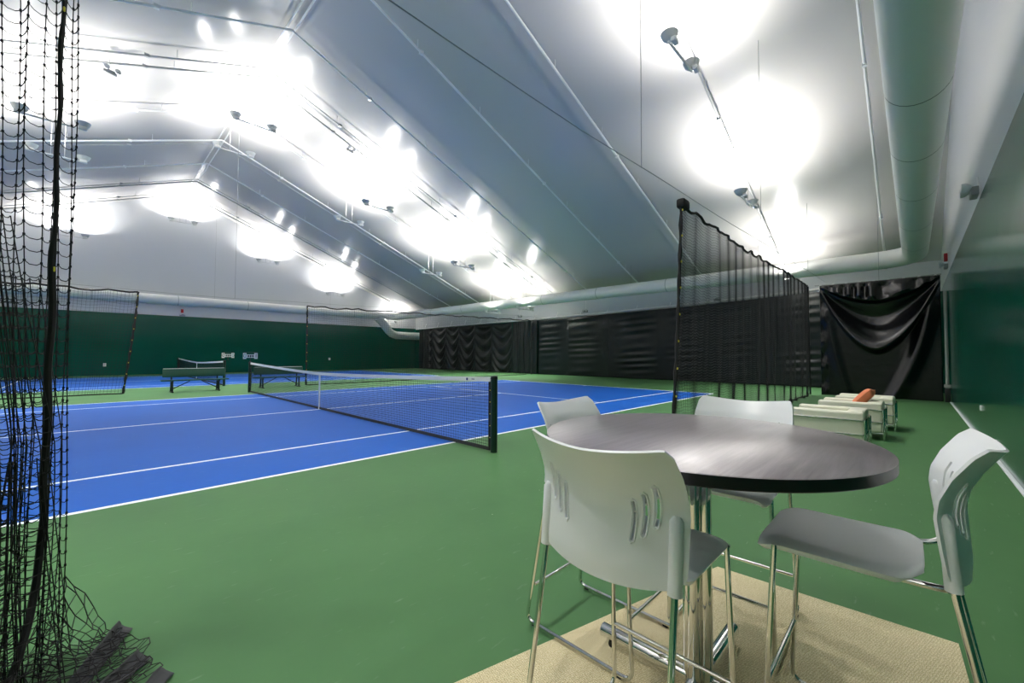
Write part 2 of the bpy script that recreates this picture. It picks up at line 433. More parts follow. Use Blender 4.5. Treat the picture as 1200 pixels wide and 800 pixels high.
curtain('black_curtain', 8.47, 9.7, 'fold', 'right one of two narrow bunched black curtain panels at mid wall', group=G, x=18.24)
curtain('black_curtain', -8.2, 8.46, 'flat', 'widest flat black curtain with rippled columns behind the baseline', group=G)

# glossy swag tarp closing the aisle
TX, TY0, TY1, TZ = 14.2, -11.36, -8.36, 3.9
def tarp(u, v):
    y = TY0+(TY1-TY0)*u; s = 2*u-1; drop = (1-v)*(TZ-.02); z = TZ-drop
    # swag coordinate: depth at the centre line that this point belongs to
    q = drop/max(.12, (1-abs(s)**1.8*.93)) if drop > 0 else 0
    d = 0.
    def ramp(a, b, t): t = min(1, max(0, (t-a)/(b-a))); return t*t*(3-2*t)
    env = (1-abs(s)**2.2)
    d += .16*ramp(.0, .62, q)*env - .20*ramp(.64, .78, q)*env          # gathered hem roll
    d += .035*math.sin(u*44+3*math.sin(u*9))*ramp(.0, .25, q)*(1-ramp(.5, .7, q))*env*2.2
    d += -.16*ramp(.78, 1.2, q)*env + .62*ramp(1.2, 2.25, q)*env - .44*ramp(2.27, 2.45, q)*env      # big hanging fold, its face turned up
    d += .015*math.sin(q*16+5*s)*math.exp(-(s/.25)**2)*ramp(1.2, 1.5, q)*(1-ramp(2.1, 2.3, q))
    # straight drape ridge on the right falling towards the centre bottom
    yc = -.86+.62*(drop/TZ)**2.1
    d += .16*math.exp(-((s-yc)/.12)**2)*ramp(.3, 1.4, drop)
    yc = .93-.42*(drop/TZ)**1.6
    d += .05*math.exp(-((s-yc)/.10)**2)*ramp(.3, 1.4, drop)
    d += .012*math.sin(drop*7)*math.exp(-((s-.93)/.06)**2)*3
    return (TX-.05-d, y, z)
tp = empty('black_tarp', (0, 0, 0))
o = MB().grid(tarp, 120, 150).build('tarp_sheet', M_TARP, tp, angle=180); s = o.modifiers.new('thick', 'SOLIDIFY'); s.thickness = .008
MB().tube([(TX, TY0-.03, TZ+.03), (TX, -10, TZ), (TX, TY1+.15, TZ+.02)], .018, 6).build('hanging_rod', M_CORD2, tp)
for k in range(9):
    y = TY0+.1+k*.36; MB().tube([(TX-.03, y+.03*math.cos(a), TZ-.02+.05*math.sin(a)) for a in [i*PI/5 for i in range(10)]], .009, 5, closed=True).build('hook_ring', M_RAFTER, tp)
MB().tube([(TX, -9.95, TZ), (TX, -9.95, roofz(TX))], .006, 5).build('hanger_wire', M_CORD2, tp)
tag(tp, 'glossy black tarp hung in big swags across the end of the lounge aisle', 'tarp')

# white pole at the end of the tarp
pl = empty('pole', (14.2, -11.455, 0))
MB().tube([(0, 0, .3), (0, 0, 3.4)], .04, 10).build('pole_tube', M_POLE, pl)
MB().rbox((-.06, -.06, 0), (.06, .06, .42), .01).build('base_sleeve', M_BLACK, pl)
MB().rbox((-.06, -.07, .44), (.06, .07, .54), .01).build('clamp', M_POLE, pl)
tag(pl, 'white upright pole between the black tarp and the glossy green wall', 'pole')

# ------------------------------------------------------------------ emergency lights and small wall bits
def emergency(loc, rz, label, red=False, h=None):
    r = empty('emergency_light', loc, rz)
    MB().rbox((-.16, -.09, -.07), (.16, .0, .07), .015).build('body', M_EMG, r)
    for sg in (-1, 1):
        MB().lathe([(.03, -.06), (.075, 0), (.08, .05), (.06, .06)], (sg*.14, -.14, .07), 12, Matrix.Rotation(PI/2, 3, 'X')).build('lamp_head', M_LAMPG, r)
    if red: MB().rbox((-.09, -.08, .16), (.05, -.0, .40), .01).build('red_sounder', M_RED, r)
    MB().tube([(0, .0, 0), (0, .0, h or .3)], .012, 6).build('bracket', M_RAFTER, r)
    return tag(r, label, 'emergency light', 'small emergency lights')
emergency((5.85, -11.525, 4.04), PI, 'grey twin-head emergency light at the top of the near green wall', h=.25)
emergency((14.0, -11.525, 4.12), PI, 'twin-head emergency light with red box above the tarp corner', True)
emergency((.35, 25.04, 3.98), 0, 'twin-head emergency light with red box on top of the far green wall', True)
emergency((18.3, 4.4, 4.2), PI/2*3, 'small white twin-head light under the eave above the black curtain, mid wall', h=.9)
emergency((18.3, -3.6, 4.25), PI/2*3, 'small white twin-head light under the eave seen through the right divider net', h=.9)
emergency((18.3, 10.2, 4.2), PI/2*3, 'small white twin-head light under the eave above the bunched curtain panels', h=.9)
for sx in (3.7, -3.85):
    z = roofz(sx)-.6
    emergency((sx, 6.9, z), .4, 'small grey twin lamp close under the %s roof slope, near the ridge' % ('right' if sx > 0 else 'left'), h=.45)
for x, z, lb in ((-3.35, .55, 'small white outlet low on the far green wall behind the left divider net'), (10.3, .85, 'small white outlet low on the far green wall above the second bench')):
    r = tag(MB().rbox((x-.07, 24.94, z), (x+.07, 25.05, z+.2), .015).build('wall_outlet', M_WHITE), lb, 'outlet')
for x, z, lb in ((4.62, .17, 'small white anchor fitting lowest on the near green wall, above the white baseboard'), (6.27, .5, 'tiny white outlet on the near green wall, farther along towards the pole')):
    tag(MB().rbox((x-.03, -11.53, z), (x+.03, -11.50, z+.09), .012).build('wall_anchor', M_WHITE), lb, 'anchor')

# ------------------------------------------------------------------ tennis nets
def tennis_net(cy, label, near):
    r = empty('tennis_net', (0, cy, 0)); L = 6.4
    for sg in (-1, 1):
        p = MB().tube([(0, sg*L, 0), (0, sg*L, 1.05)], .05, 14).build('post', M_POSTG, r)
        MB().lathe([(.052, 0), (.055, .015), (.045, .04), (.015, .052)], (0, sg*L, 1.045), 14).build('post_cap', M_BLACK, p)
    def top(y): return .914+(1.06-.914)*(abs(y)/L)**1.35
    Le = L-.08
    ys = np.arange(-Le, Le+.001, .045 if near else .09)
    lines = [np.array([(0, y, .05), (0, y, top(y))]) for y in ys]
    nrow = 22 if near else 11
    yy = np.linspace(-Le, Le, 60)
    for k in range(nrow+1):
        f = k/nrow; lines.append(np.array([(0, y, .05+(top(y)-.05)*f) for y in yy]))
    strands('netting', lines, .0027 if near else .004, M_CORD, r)
    def band(z0, z1, th, m, nm):
        yb = np.linspace(-Le, Le, 40); mb = MB()
        vs = []
        for y in yb:
            a, b = z0(y), z1(y); vs += [(-th, y, a), (th, y, a), (th, y, b), (-th, y, b)]
        fs = []
        for i in range(39):
            for k in range(4): fs.append((i*4+k, i*4+(k+1) % 4, i*4+4+(k+1) % 4, i*4+4+k))
        fs += [(3,2,1,0), (156,157,158,159)]
        return mb.add(vs, fs).build(nm, m, r, angle=30)
    hb = band(lambda y: top(y)-.055, lambda y: top(y)+.012, .007, M_WHITE, 'headband')
    if near:
        mb = MB(); mb.lathe([(.022, 0), (.022, .001)], (0, 0, 0), 16, Matrix.Rotation(-PI/2, 3, 'Y'))
        lg = mb.build('logo', M_LOGO, hb); lg.location = (-.0085, -Le+.52, top(-Le+.52)-.022)
        mb = MB()
        for k in range(4): mb.box((-.0084, -Le+.40-k*.018, top(-Le+.4)-.03), (-.0078, -Le+.412-k*.018, top(-Le+.4)-.014))
        mb.build('lettering', M_LOGO, hb)
    band(lambda y: .012, lambda y: .065, .006, M_WEB, 'bottom_band')
    for sg in (-1, 1):
        e = MB().box((-.006, sg*Le-.03, .02), (.006, sg*Le+.03, top(Le)-.05)).build('side_band', M_CORD, r, smooth=False)
        for k in range(5): MB().tube([(-.012, sg*Le, .2+k*.17), (0, sg*(L-.02), .2+k*.17)], .006, 5).build('tie', M_YELLOW, e)
    MB().box((-.01, -.026, .0), (.01, .026, .914)).build('center_strap', M_WHITE, r, smooth=False)
    return tag(r, label, 'tennis net')
tennis_net(0, 'black tennis net with white headband and green posts across the near court', True)
tennis_net(COURT2, 'distant black tennis net with white headband behind the first green bench', False)

# scoreboards above the net posts
def text_mesh(body, size, m, parent, loc, rot):
    cu = bpy.data.curves.new('digit', 'FONT'); cu.body = body; cu.size = size; cu.align_x = 'CENTER'; cu.align_y = 'CENTER'; cu.extrude = .002
    to = bpy.data.objects.new('digit', cu); COL.objects.link(to)
    dg = bpy.context.evaluated_depsgraph_get(); me = bpy.data.meshes.new_from_object(to.evaluated_get(dg))
    bpy.data.objects.remove(to); bpy.data.curves.remove(cu)
    me.materials.clear(); me.materials.append(m)
    o = bpy.data.objects.new('digit', me); COL.objects.link(o); o.parent = parent; o.location = loc; o.rotation_euler = rot
    return o
def scoreboard(x, y, left, right, lm, label):
    r = empty('scoreboard', (x, y, 1.0975))
    MB().tube([(0, .0, 0), (0, .0, .16)], .014, 8).build('stem', M_BLACK, r)
    MB().box((-.13, -.012, .14), (.13, .012, .26)).build('number_panel', M_SIGN, r, smooth=False)
    mb = MB()
    for k in range(3): mb.box((-.09+k*.07, -.016, .165), (-.04+k*.07, -.0125, .235))
    mb.build('flip_digits', M_INK, r, smooth=False)
    for sx, ch, hi in ((-1, left, lm == 0), (1, right, lm == 1)):
        c = MB().box((sx*.175-.05, -.014, .10), (sx*.175+.05, .014, .31)).build('number_card', M_SIGN, r, smooth=False)
        text_mesh(ch, .2, M_TEAL if hi else M_INK, c, (sx*.175, -.018, .205), (PI/2, 0, 0))
    MB().tube([(-.2, 0, .33), (.2, 0, .33)], .006, 6).build('top_wire', M_BLACK, r)
    MB().tube([(-.17, 0, .30), (-.17, 0, .33)], .005, 5).build('wire_hook', M_BLACK, r); MB().tube([(.17, 0, .30), (.17, 0, .33)], .005, 5).build('wire_hook', M_BLACK, r)
    return tag(r, label, 'scoreboard', 'score tenders on the net posts')
scoreboard(.12, 10.4, '0', '0', 1, 'white flip scoreboard reading 0 and 0, left one, on the distant net post')
scoreboard(0., 6.4, '0', '1', 0, 'white flip scoreboard reading 0 and 1, right one, on the near net far post')

# ------------------------------------------------------------------ benches
def bench(x, y, label):
    r = empty('park_bench', (x, y, 0)); L = .95
    for k, yy in enumerate((-.16, -.0,)): MB().rbox((-L-.04, yy-.073, .405), (L+.04, yy+.073, .445), .008, 2).build('seat_plank', M_BENCH, r)
    bk = MB(); T = Matrix.Translation((0, .13, .68)) @ Matrix.Rotation(math.radians(-10), 4, 'X')
    bk.rbox((-L+.02, -.02, -.15), (L-.02, .02, .15), .05, 4, T)
    bk.build('backrest', M_BENCH, r)
    MB().rbox((-L+.04, -.026, .152), (L-.05, .026, .162), .004, 1, T).build('top_trim', M_WHITE, r)
    for sx in (-.68, .68):
        fr = MB()
        fr.tube([(sx, -.20, .03), (sx, -.18, .40)], .03, 8); fr.tube([(sx, .14, .03), (sx, .08, .40)], .03, 8)
        fr.box((sx-.03, -.30, 0), (sx+.03, .26, .04)); fr.box((sx-.03, -.22, .37), (sx+.03, .12, .405))
        fr.tube([(sx, .08, .39), (sx, .16, .80)], .026, 8)
        fr.build('leg_frame', M_BLACK, r)
        MB().tube([(sx, -.02, .1), (sx*.25, -.05, .39)], .016, 6).build('brace', M_BLACK, r)
    return tag(r, label, 'bench', 'green benches between the courts')
bench(-1.3, 8.2, 'dark green park bench standing clear, left of the near net post')
bench(1.52, 8.2, 'dark green park bench seen through the near tennis net, right of its far post')

# ------------------------------------------------------------------ divider nets
def divider(x0, x1, y, ztop, label, cell=.05, dens=1.6, r=.0026, lean=0., lean_end=None, fold=.1, floor_tail=True, seed=1, foldw=.55, thick=.016):
    R = random.Random(seed); root = empty('divider_net', (x0, y, 0)); sg = 1 if x1 > x0 else -1; W = abs(x1-x0)
    n = int(W/cell*dens); ph = R.uniform(0, 6); nz = int(ztop(0)/cell) if callable(ztop) else int(ztop/cell)
    s = np.linspace(0, W, n+1)
    amp = foldw*.05
    xs = s+amp*np.sin(2*PI*s/foldw+ph)+.3*amp*np.sin(2*PI*s/(foldw*2.7)+1)
    xs -= xs[0]; xs *= W/xs[-1]
    yo = fold*np.cos(2*PI*s/foldw+ph)+.03*np.sin(s*2.3)
    yo *= np.minimum(1, .2+s/1.0)
    zt = np.array([ztop(q/W) if callable(ztop) else ztop for q in xs])
    zt -= .05*np.abs(np.sin(PI*xs/.8+.4*np.sin(xs*3)))                      # little scallops between the ties
    sagw = .028*np.abs(np.sin(PI*s/(cell*4.5)))*min(1, .06/cell)
    def pt(i, f):
        z = .02+(zt[i]-.02)*f
        z = max(.015, z-sagw[i]*math.sin(PI*min(1, f*1.02))**.3) if 0 < f < .99 else z
        e = (1-xs[i]/W)**6 if lean_end is None else 0
        x = xs[i]+(lean*(1-f)**1.3*(1-xs[i]/W)**4)
        return (sg*x, yo[i]*(.45+.55*math.sin(PI*min(1, .15+.85*f))) + .05*(1-f)**3*math.sin(xs[i]*7), z)
    fs = np.linspace(0, 1, 16)
    lines = [np.array([pt(i, f) for f in fs]) for i in range(0, n+1)]
    for k in range(nz+1):
        f = k/nz
        lines.append(np.array([pt(i, f) for i in range(n+1)]))
    strands('netting', lines, r, M_CORD, root)
    MB().tube([(p[0], p[1]+.012*math.sin(i*1.7), p[2]+.02*math.sin(i*.9)) for i, p in enumerate([pt(i, 1.) for i in range(0, n+1, 3)])], thick, 6).build('top_band', M_CORD, root)
    eb = MB(); ep = [pt(0, f) for f in np.linspace(0, 1, 40)]
    eb.tube([(p[0]+.006*math.sin(i*2.1), p[1], p[2]) for i, p in enumerate(ep)], [thick*(1.1+.3*math.sin(i*1.3)) for i in range(40)], 6)
    eb = eb.build('edge_band', M_CORD, root)
    for k in range(9):
        p = pt(0, .08+k*.11); ti = MB(); ti.rbox((p[0]-.012, p[1]-thick-.012, p[2]-.016), (p[0]+.012, p[1]-thick+.004, p[2]+.016), .004, 1)
        ti.build('tie', M_YELLOW, eb)
    if floor_tail:
        tl = MB()
        pts = []
        for i in range(0, n+1, 6):
            p = pt(i, 0); pts.append((p[0], p[1]+.05*math.sin(i*.7), .025+.012*abs(math.sin(i*.33))))
        tl.tube(pts, .02, 6).build('hem_rope', M_CORD, root)
    MB().tube([(sg*(W), pt(n, 0)[1], .02), (sg*W, 0, float(zt[n]))], thick, 6).build('end_band', M_CORD, root)
    return tag(root, label, 'divider net', 'black divider nets between the courts')
YD = -8.05
d1 = divider(2.62, 13.95, YD, lambda q: 3.92-.1*math.sin(PI*min(1, q*1.5)), fold=.006, foldw=.55, label='tall black divider net on the right, behind the table, its near end leaning', r=.0028, thick=.024, lean=-.42, seed=3)
# bunched top corner of that net
MB().rbox((-.05, -.07, 3.80), (.22, .07, 3.96), .04, 2).build('corner_bunch', M_CORD, d1)
YD2 = 8.4
divider(-2.93, -17, YD2, 3.5, 'far black divider net at the left, curled end beside the first bench', cell=.1, dens=1.3, r=.0028, lean=.3, seed=5, fold=.06, thick=.03, foldw=.9)
divider(2.62, 17.5, YD2, lambda q: 3.5+.3*q, 'far black divider net at the right, starting behind the near tennis net', cell=.1, dens=1.2, r=.003, seed=6, fold=.06, thick=.03, foldw=.9)

# foreground gathered net at the left
def fore_net():
    root = empty('divider_net', (-4.16, -7.85, 0)); R = random.Random(11); c = .058; ZT = 3.9
    cols = 30; lines = []
    # plan positions of the cords, folded back and forth
    P = []
    x = -.005; yv = 0.
    gaps = [.012, .030, .010, .016, .026, .012, .030, .044, .046, .05, .04, .05, .046, .05, .05, .045, .05, .05, .05, .05, .05, .05, .05]
    for k, g in enumerate(gaps):
        P.append((x, .05*math.sin(k*1.9)+R.uniform(-.015, .015))); x -= g
    # second layer, behind and in front, slack
    Q = [(-.035-.021*k, -.10-.03*math.sin(k*1.3)+R.uniform(-.02, .02)) for k in range(22)]
    S = [(-.02-.026*k, .10+.03*math.sin(k*1.1)) for k in range(18)]
    T3 = [(-.05-.018*k, -.16+.03*math.sin(k*1.7)) for k in range(20)]
    def flow(p, f, lay, k):
        # f: 0 floor, 1 top.  the net narrows towards the top and pools outwards below
        z = ZT*f
        x, y = p
        spread = (1-min(1, z/1.2))**2
        xx = x*(1+.15*(1-f)) + (.03 if lay == 0 else 0)*(1-f)
        xx += (.10*(1-min(1, z/2.2)) if lay else 0)*x*-1.2
        if lay == 0 and k > 5: xx -= .06*f
        yy = y - .30*spread*(.35+.65*((k*37) % 11)/11)
        if lay: xx += .02*math.sin(z*2+k)+.10*spread*math.sin(k*2.2)
        xx += .006*math.sin(z*3.1+k*1.7)
        return (xx, yy, max(.012, z))
    for lay, PP, ztop in ((0, P, 3.9), (1, Q, 2.0), (2, S, 1.75), (3, T3, .95)):
        nz = int(ztop/c); G = [[flow(p, (j*c)/ZT+.003, lay, k) for j in range(nz+1)] for k, p in enumerate(PP)]
        if lay:     # slack layers slope down to the left where they hang from the fold
            G = [[(q[0]-.12*max(0, q[2]-1.0)*(1 if lay == 1 else .7), q[1], q[2]) for q in col] for col in G]
        for col in G: lines.append(np.array(col))
        for j in range(0, nz+1):
            row = []
            for k in range(len(PP)-1):
                a, b = np.array(G[k][j]), np.array(G[k+1][j])
                sag = .014+.02*abs(b-a)[0]*4*R.random()
                row += [a, a*.72+b*.28-np.array([0, 0, sag*.75]), a*.3+b*.7-np.array([0, 0, sag*.8])]
            row.append(np.array(G[-1][j])); row = np.array(row); row[:, 2] = np.maximum(row[:, 2], .01)
            lines.append(row)
    # skirt stretched over the floor from the hanging net to the webbing tails, two crumpled layers
    A, B, Cc, D = Vector((.03, .06, .30)), Vector((.235, -.03, .035)), Vector((.34, -.50, .02)), Vector((-.20, -.75, .03))
    for lay in range(2):
        nu, nv = (9, 17) if lay == 0 else (8, 15)
        jit = {}
        def sk(i, j):
            u, v = i/nu, j/nv
            if (i, j) not in jit: jit[(i, j)] = (R.uniform(-.012, .012), R.uniform(-.012, .012), R.uniform(0, .02))
            q = jit[(i, j)]
            p = (A*(1-u)+B*u)*(1-v)+(D*(1-u)+Cc*u)*v
            bow = -.10*math.sin(PI*u)*(1-v)
            z = p.z*(1-v)**1.6*(1-u)**1.5+.018+q[2]+.03*abs(math.sin(u*7+v*9+lay))*(1-u*.6)
            if lay: z = z*.6+.01
            return (p.x+q[0]+.02*math.sin(v*9+u*4+lay*2)+(-.05*lay), p.y+q[1]+bow*.4+.03*math.sin(u*6+lay), max(.012, z))
        for i in range(nu+1): lines.append(np.array([sk(i, j) for j in range(nv+1)]))
        for j in range(nv+1): lines.append(np.array([sk(i, j) for i in range(nu+1)]))
    strands('netting', lines, .0021, M_CORD, root, 4)
    # knots of the first layer
    kn = MB()
    for k, p in enumerate(P[:12]):
        for j in range(0, int(ZT/c)):
            q = flow(p, (j*c)/ZT+.003, 0, k); kn.box((q[0]-.0042, q[1]-.0042, q[2]-.005), (q[0]+.0042, q[1]+.0042, q[2]+.005))
    kn.build('knots', M_CORD, root, smooth=False)
    # rope/webbing edge
    pts = [(-.046+.004*math.sin(z*13), -.06, z) for z in np.arange(3.9, .62, -.06)]
    pts += [(-.05, -.07, .55), (-.056, -.10, .40), (-.07, -.16, .26), (-.09, -.24, .15), (-.115, -.34, .08), (-.15, -.46, .05), (-.19, -.62, .035)]
    eb = MB().tube(pts, [.0075+.003*math.sin(i*.8)**2 if i < 34 else .014 for i in range(len(pts))], 7).build('edge_band', M_CORD, root)
    for z in (3.0, 1.78, .62): MB().rbox((-.046, -.074, z-.012), (-.038, -.066, z+.012), .003, 1).build('tie', M_YELLOW, eb)
    # webbing tails on the floor
    for (a, b, w, h) in (((.245, -.015), (-.02, -.60), .05, .055), ((.292, -.345), (-.02, -.70), .052, .045), ((.352, -.535), (.14, -.80), .05, .04)):
        a = Vector((a[0], a[1], 0)); b = Vector((b[0], b[1], 0)); d = (b-a); nrm = Vector((d.y, -d.x, 0)).normalized()
        # cross-section: a wing lying on the floor and one folded up along its left edge
        prof = [(.5*w, .004), (.15*w, .010), (-.2*w, .018), (-.42*w, .028), (-.5*w, h*.75), (-.62*w, h)]
        def st(u, v, a=a, d=d, nrm=nrm, prof=prof):
            k = v*(len(prof)-1); i0 = min(int(k), len(prof)-2); f = k-i0
            o_ = prof[i0][0]*(1-f)+prof[i0+1][0]*f; z = prof[i0][1]*(1-f)+prof[i0+1][1]*f
            p = a+d*u-nrm*o_*(1+.05*math.sin(u*19))
            return (p.x, p.y, .004+z*(1-.25*u)+.004*abs(math.sin(u*14+v*3)))
        s_ = MB().grid(st, 22, 10).build('hem_strap', M_WEB, root, angle=50); m_ = s_.modifiers.new('t', 'SOLIDIFY'); m_.thickness = .003
    return tag(root, 'gathered black divider net in the left foreground, pooling on the green floor', 'divider net', 'black divider nets between the courts')
fore_net()

# support cables of the divider nets
def cable(y, z0, z1, xs, label):
    r = empty('support_cable', (0, y, z0)); xa, xb = XL+.1, XW-.1
    MB().tube([(x, 0, (z1-z0)*max(0, x)/XW+.012*math.sin(x)) for x in np.linspace(xa, xb, 40)], .006, 6).build('cable', M_CORD2, r)
    for x in xs: MB().tube([(x, 0, (z1-z0)*max(0, x)/XW), (x, 0, roofz(x)-z0)], .006, 5).build('hanger_wire', M_CORD2, r)
    return tag(r, label, 'cable')
cable(YD, 3.97, 4.62, (-9, 1.25, 7.6, 14.0), 'thin grey steel cable carrying the divider nets beside the lounge')
cable(YD2, 3.56, 4.1, (-9, -.1, 9), 'thin grey steel cable carrying the far divider nets above the benches')

# ------------------------------------------------------------------ rug
RUGZ = .006
tag(MB().prism([(-1.15, -9.775), (-4.3, -8.96), (-4.6, -11.05), (-1.43, -10.875), (-1.10, -10.86)], .0, RUGZ).build('area_rug', M_RUG, smooth=False), 'flat beige woven rug on the green floor under the round table', 'rug')

# ------------------------------------------------------------------ table
TBX, TBY, TBZ, TBR = -2.295, -10.067, 1.068, .623
tb = empty('round_table', (TBX, TBY, RUGZ))
zt = TBZ-RUGZ
MB().lathe([(.02, zt), (TBR-.004, zt), (TBR, zt-.003), (TBR-.02, zt-.0035)], n=96).build('tabletop', M_WOOD, tb)
MB().lathe([(TBR-.03, zt-.0032), (TBR, zt-.0032), (TBR, zt-.036), (TBR-.004, zt-.040), (.02, zt-.040)], n=96).build('edge_band', M_WOODEDGE, tb)
for a in range(4):
    ca, sa = math.cos(a*PI/2), math.sin(a*PI/2)
    rot = lambda p: (p[0]*ca-p[1]*sa, p[0]*sa+p[1]*ca, p[2])
    r_ = .026
    col = MB().tube([rot((.033, .033*0, z)) for z in (.03, .3, .7, zt-.11)]+[rot((.045, 0, zt-.07)), rot((.075, 0, zt-.045))], [r_]*4+[r_, r_*.9], 16).build('column_tube', M_CHROME, tb)
    arm = MB().tube([rot((.04, 0, .058)), rot((.445, 0, .058))], .030, 16).build('base_arm', M_CHROME, tb)
    MB().lathe([(.016, 0), (.018, .008), (.012, .038)], rot((.40, 0, 0)), 12).build('glide', M_GLIDE, arm)
    MB().tube([rot((.445, 0, .058)), rot((.449, 0, .058))], .0305, 16).build('end_cap', M_CHROME, arm)
tag(tb, 'round bar-height table with dark wood top on a chrome cross base', 'table')

# ------------------------------------------------------------------ bar stools
def bend(pts, r=.05, n=5):
    """round the corners of a polyline"""
    P = [Vector(p) for p in pts]; out = [P[0]]
    for i in range(1, len(P)-1):
        a, b, c = P[i-1], P[i], P[i+1]; u = (a-b).normalized(); w = (c-b).normalized()
        rr = min(r, (a-b).length*.49, (c-b).length*.49); s, e = b+u*rr, b+w*rr
        for k in range(n+1):
            t_ = k/n; out.append(s*(1-t_)**2+b*2*t_*(1-t_)+e*t_*t_)
    out.append(P[-1]); return out
def back_prof(z):   # how far the shell leans back at height z
    return float(np.interp(z, [.70, .78, .88, .94, .99, 1.05, 1.11, 1.145], [0., .0, -.012, -.018, -.012, .012, .048, .075]))
def back_curv(z): return float(np.interp(z, [.72, .95, 1.14], [.055, .068, .082]))
def back_pt(v, z, off=0.):   # v lateral metres
    q = v/.245
    return (-(back_prof(z)+back_curv(z)*(1-q*q))-off, v, z)
def make_stool():
    root = empty('bar_stool', (0, 0, 0))
    # --- backrest: curved shell with six slots
    def outline(q):      # q in [-1,1] -> (half-width scale) bottom / top heights
        a = abs(q)
        zb = .728+.035*a**2.2+.03*max(0, (a-.9)/.1)**2
        zt_ = 1.118+.024*a**1.6-.026*max(0, (a-.93)/.07)**2.5
        return zb, zt_
    def fn(u, v):
        q = 2*u-1; zb, zt_ = outline(q); z = zb+(zt_-zb)*v
        w = float(np.interp(z, [.72, .85, .97, 1.06, 1.14], [.248, .252, .253, .248, .238]))
        return back_pt(q*w, z)
    mb = MB().grid(fn, 44, 34)
    o = mb.build('backrest', M_SHELL, root, angle=50)
    so = o.modifiers.new('s', 'SOLIDIFY'); so.thickness = .008; so.offset = 0
    cut = MB()
    slots = []
    for sg in (-1, 1):
        for k, (v0, z0, z1) in enumerate(((.112, .865, .975), (.143, .885, 1.0), (.174, .912, 1.025))):
            vv = [(sg*(v0+.004*(1-((t_-.5)*2)**2)+.006*t_), z0+(z1-z0)*t_) for t_ in np.linspace(0, 1, 9)]
            slots.append(vv)
            ring = []
            hw = .0052
            L = [Vector((v, z)) for v, z in vv]
            left, right = [], []
            for i, p in enumerate(L):
                d = (L[min(i+1, 8)]-L[max(i-1, 0)]).normalized(); nn = Vector((-d.y, d.x)); left.append(p+nn*hw); right.append(p-nn*hw)
            poly = left+right[::-1]
            vs = [back_pt(p.x, p.y, .03) for p in poly]+[back_pt(p.x, p.y, -.03) for p in poly]; n = len(poly)
            fs = [(i, (i+1) % n, (i+1) % n+n, i+n) for i in range(n)]
            for i in range(8): fs += [(i, n-1-i, n-2-i, i+1), (i+n, i+1+n, 2*n-2-i, 2*n-1-i)]
            cut.add(vs, fs)
    co = cut.build('slot_cutter', M_SHELL, smooth=False)
    bm = bmesh.new(); bm.from_mesh(co.data); bmesh.ops.recalc_face_normals(bm, faces=bm.faces); bm.to_mesh(co.data); bm.free()
    bo = o.modifiers.new('b', 'BOOLEAN'); bo.object = co; bo.operation = 'DIFFERENCE'; bo.solver = 'EXACT'; bo.use_self = True
    bpy.context.view_layer.update()
    me = bpy.data.meshes.new_from_object(o.evaluated_get(bpy.context.evaluated_depsgraph_get()))
    o.modifiers.clear(); o.data = me; me.name = 'backrest'
    me.polygons.foreach_set('use_smooth', [True]*len(me.polygons)); me.set_sharp_from_angle(angle=math.radians(45))
    bpy.data.objects.remove(co)
    # rims of the slots, top bead and leg sleeves
    for vv in slots:
        rm = MB()
        L = [Vector((v, z)) for v, z in vv]; hw = .0075; left, right = [], []
        for i, p in enumerate(L):
            d = (L[min(i+1, 8)]-L[max(i-1, 0)]).normalized(); nn = Vector((-d.y, d.x)); left.append(p+nn*hw); right.append(p-nn*hw)
        d0 = (L[0]-L[1]).normalized()*hw; d1 = (L[8]-L[7]).normalized()*hw
        loop = left+[L[8]+d1]+right[::-1]+[L[0]+d0]
        rm.tube([back_pt(p.x, p.y, .005) for p in loop], .0032, 6, closed=True)
        rm.build('slot_rim', M_SHELL, o)
    for sg in (-1, 1):
        MB().tube([back_pt(sg*.222, .742, .002), back_pt(sg*.222, .84, .002), back_pt(sg*.222, .935, .003), back_pt(sg*.222, .948, .0)], [.020, .019, .019, .010], 12).build('leg_sleeve', M_SHELL, o)
    # --- seat
    def seat(u, v):
        x = .045+.425*u; q = 2*v-1
        w = .228*(1-.42*max(0, (.16-u)/.16)**2.2)*(1-.10*max(0, (u-.93)/.07)**2)
        z = .757-.010*(1-q*q)*math.sin(PI*min(1, u*1.1))-.022*max(0, (u-.8)/.2)**2-.020*abs(q)**10+.006*max(0, .2-u)
        return (x, q*w, z)
    s_ = MB().grid(seat, 28, 28).build('seat', M_SHELL, root, angle=60)
    m_ = s_.modifiers.new('s', 'SOLIDIFY'); m_.thickness = .022; m_.offset = -1
    b_ = s_.modifiers.new('b', 'BEVEL'); b_.width = .004; b_.segments = 2; b_.limit_method = 'ANGLE'; b_.angle_limit = math.radians(50)
    # --- frame
    R = .0095
    for sg in (-1, 1):
        y = sg*.222; yf = sg*.225
        pts = bend([(.415, y, .735), (.455, yf+sg*.01, R), (-.145, yf+sg*.01, R), (-.010, y, .755), (.001, y, .925)], .05)
        fr = MB().tube(pts, R, 12).build('sled_leg', M_CHROME, root)
        for x in (.39, -.09): MB().rbox((x-.014, yf+sg*.01-.009, -.0055), (x+.014, yf+sg*.01+.009, .004), .003, 1).build('glide', M_GLIDE, fr)
        MB().tube(bend([(-.002, y, .742), (.03, sg*.195, .728), (.12, sg*.19, .724), (.40, sg*.19, .722), (.418, y, .725)], .03), .0095, 12).build('seat_rail', M_CHROME, root)
    MB().tube([(.441, -.228, .262), (.441, .228, .262)], .008, 10).build('front_footrest', M_CHROME, root)
    MB().tube([(-.098, -.222, .20), (-.098, .222, .20)], .008, 10).build('rear_crossbar', M_CHROME, root)
    MB().box((.1, -.19, .718), (.13, .19, .726)).build('seat_bracket', M_CHROME, root, smooth=False)
    return root
st = make_stool()
ZS = RUGZ+.0055
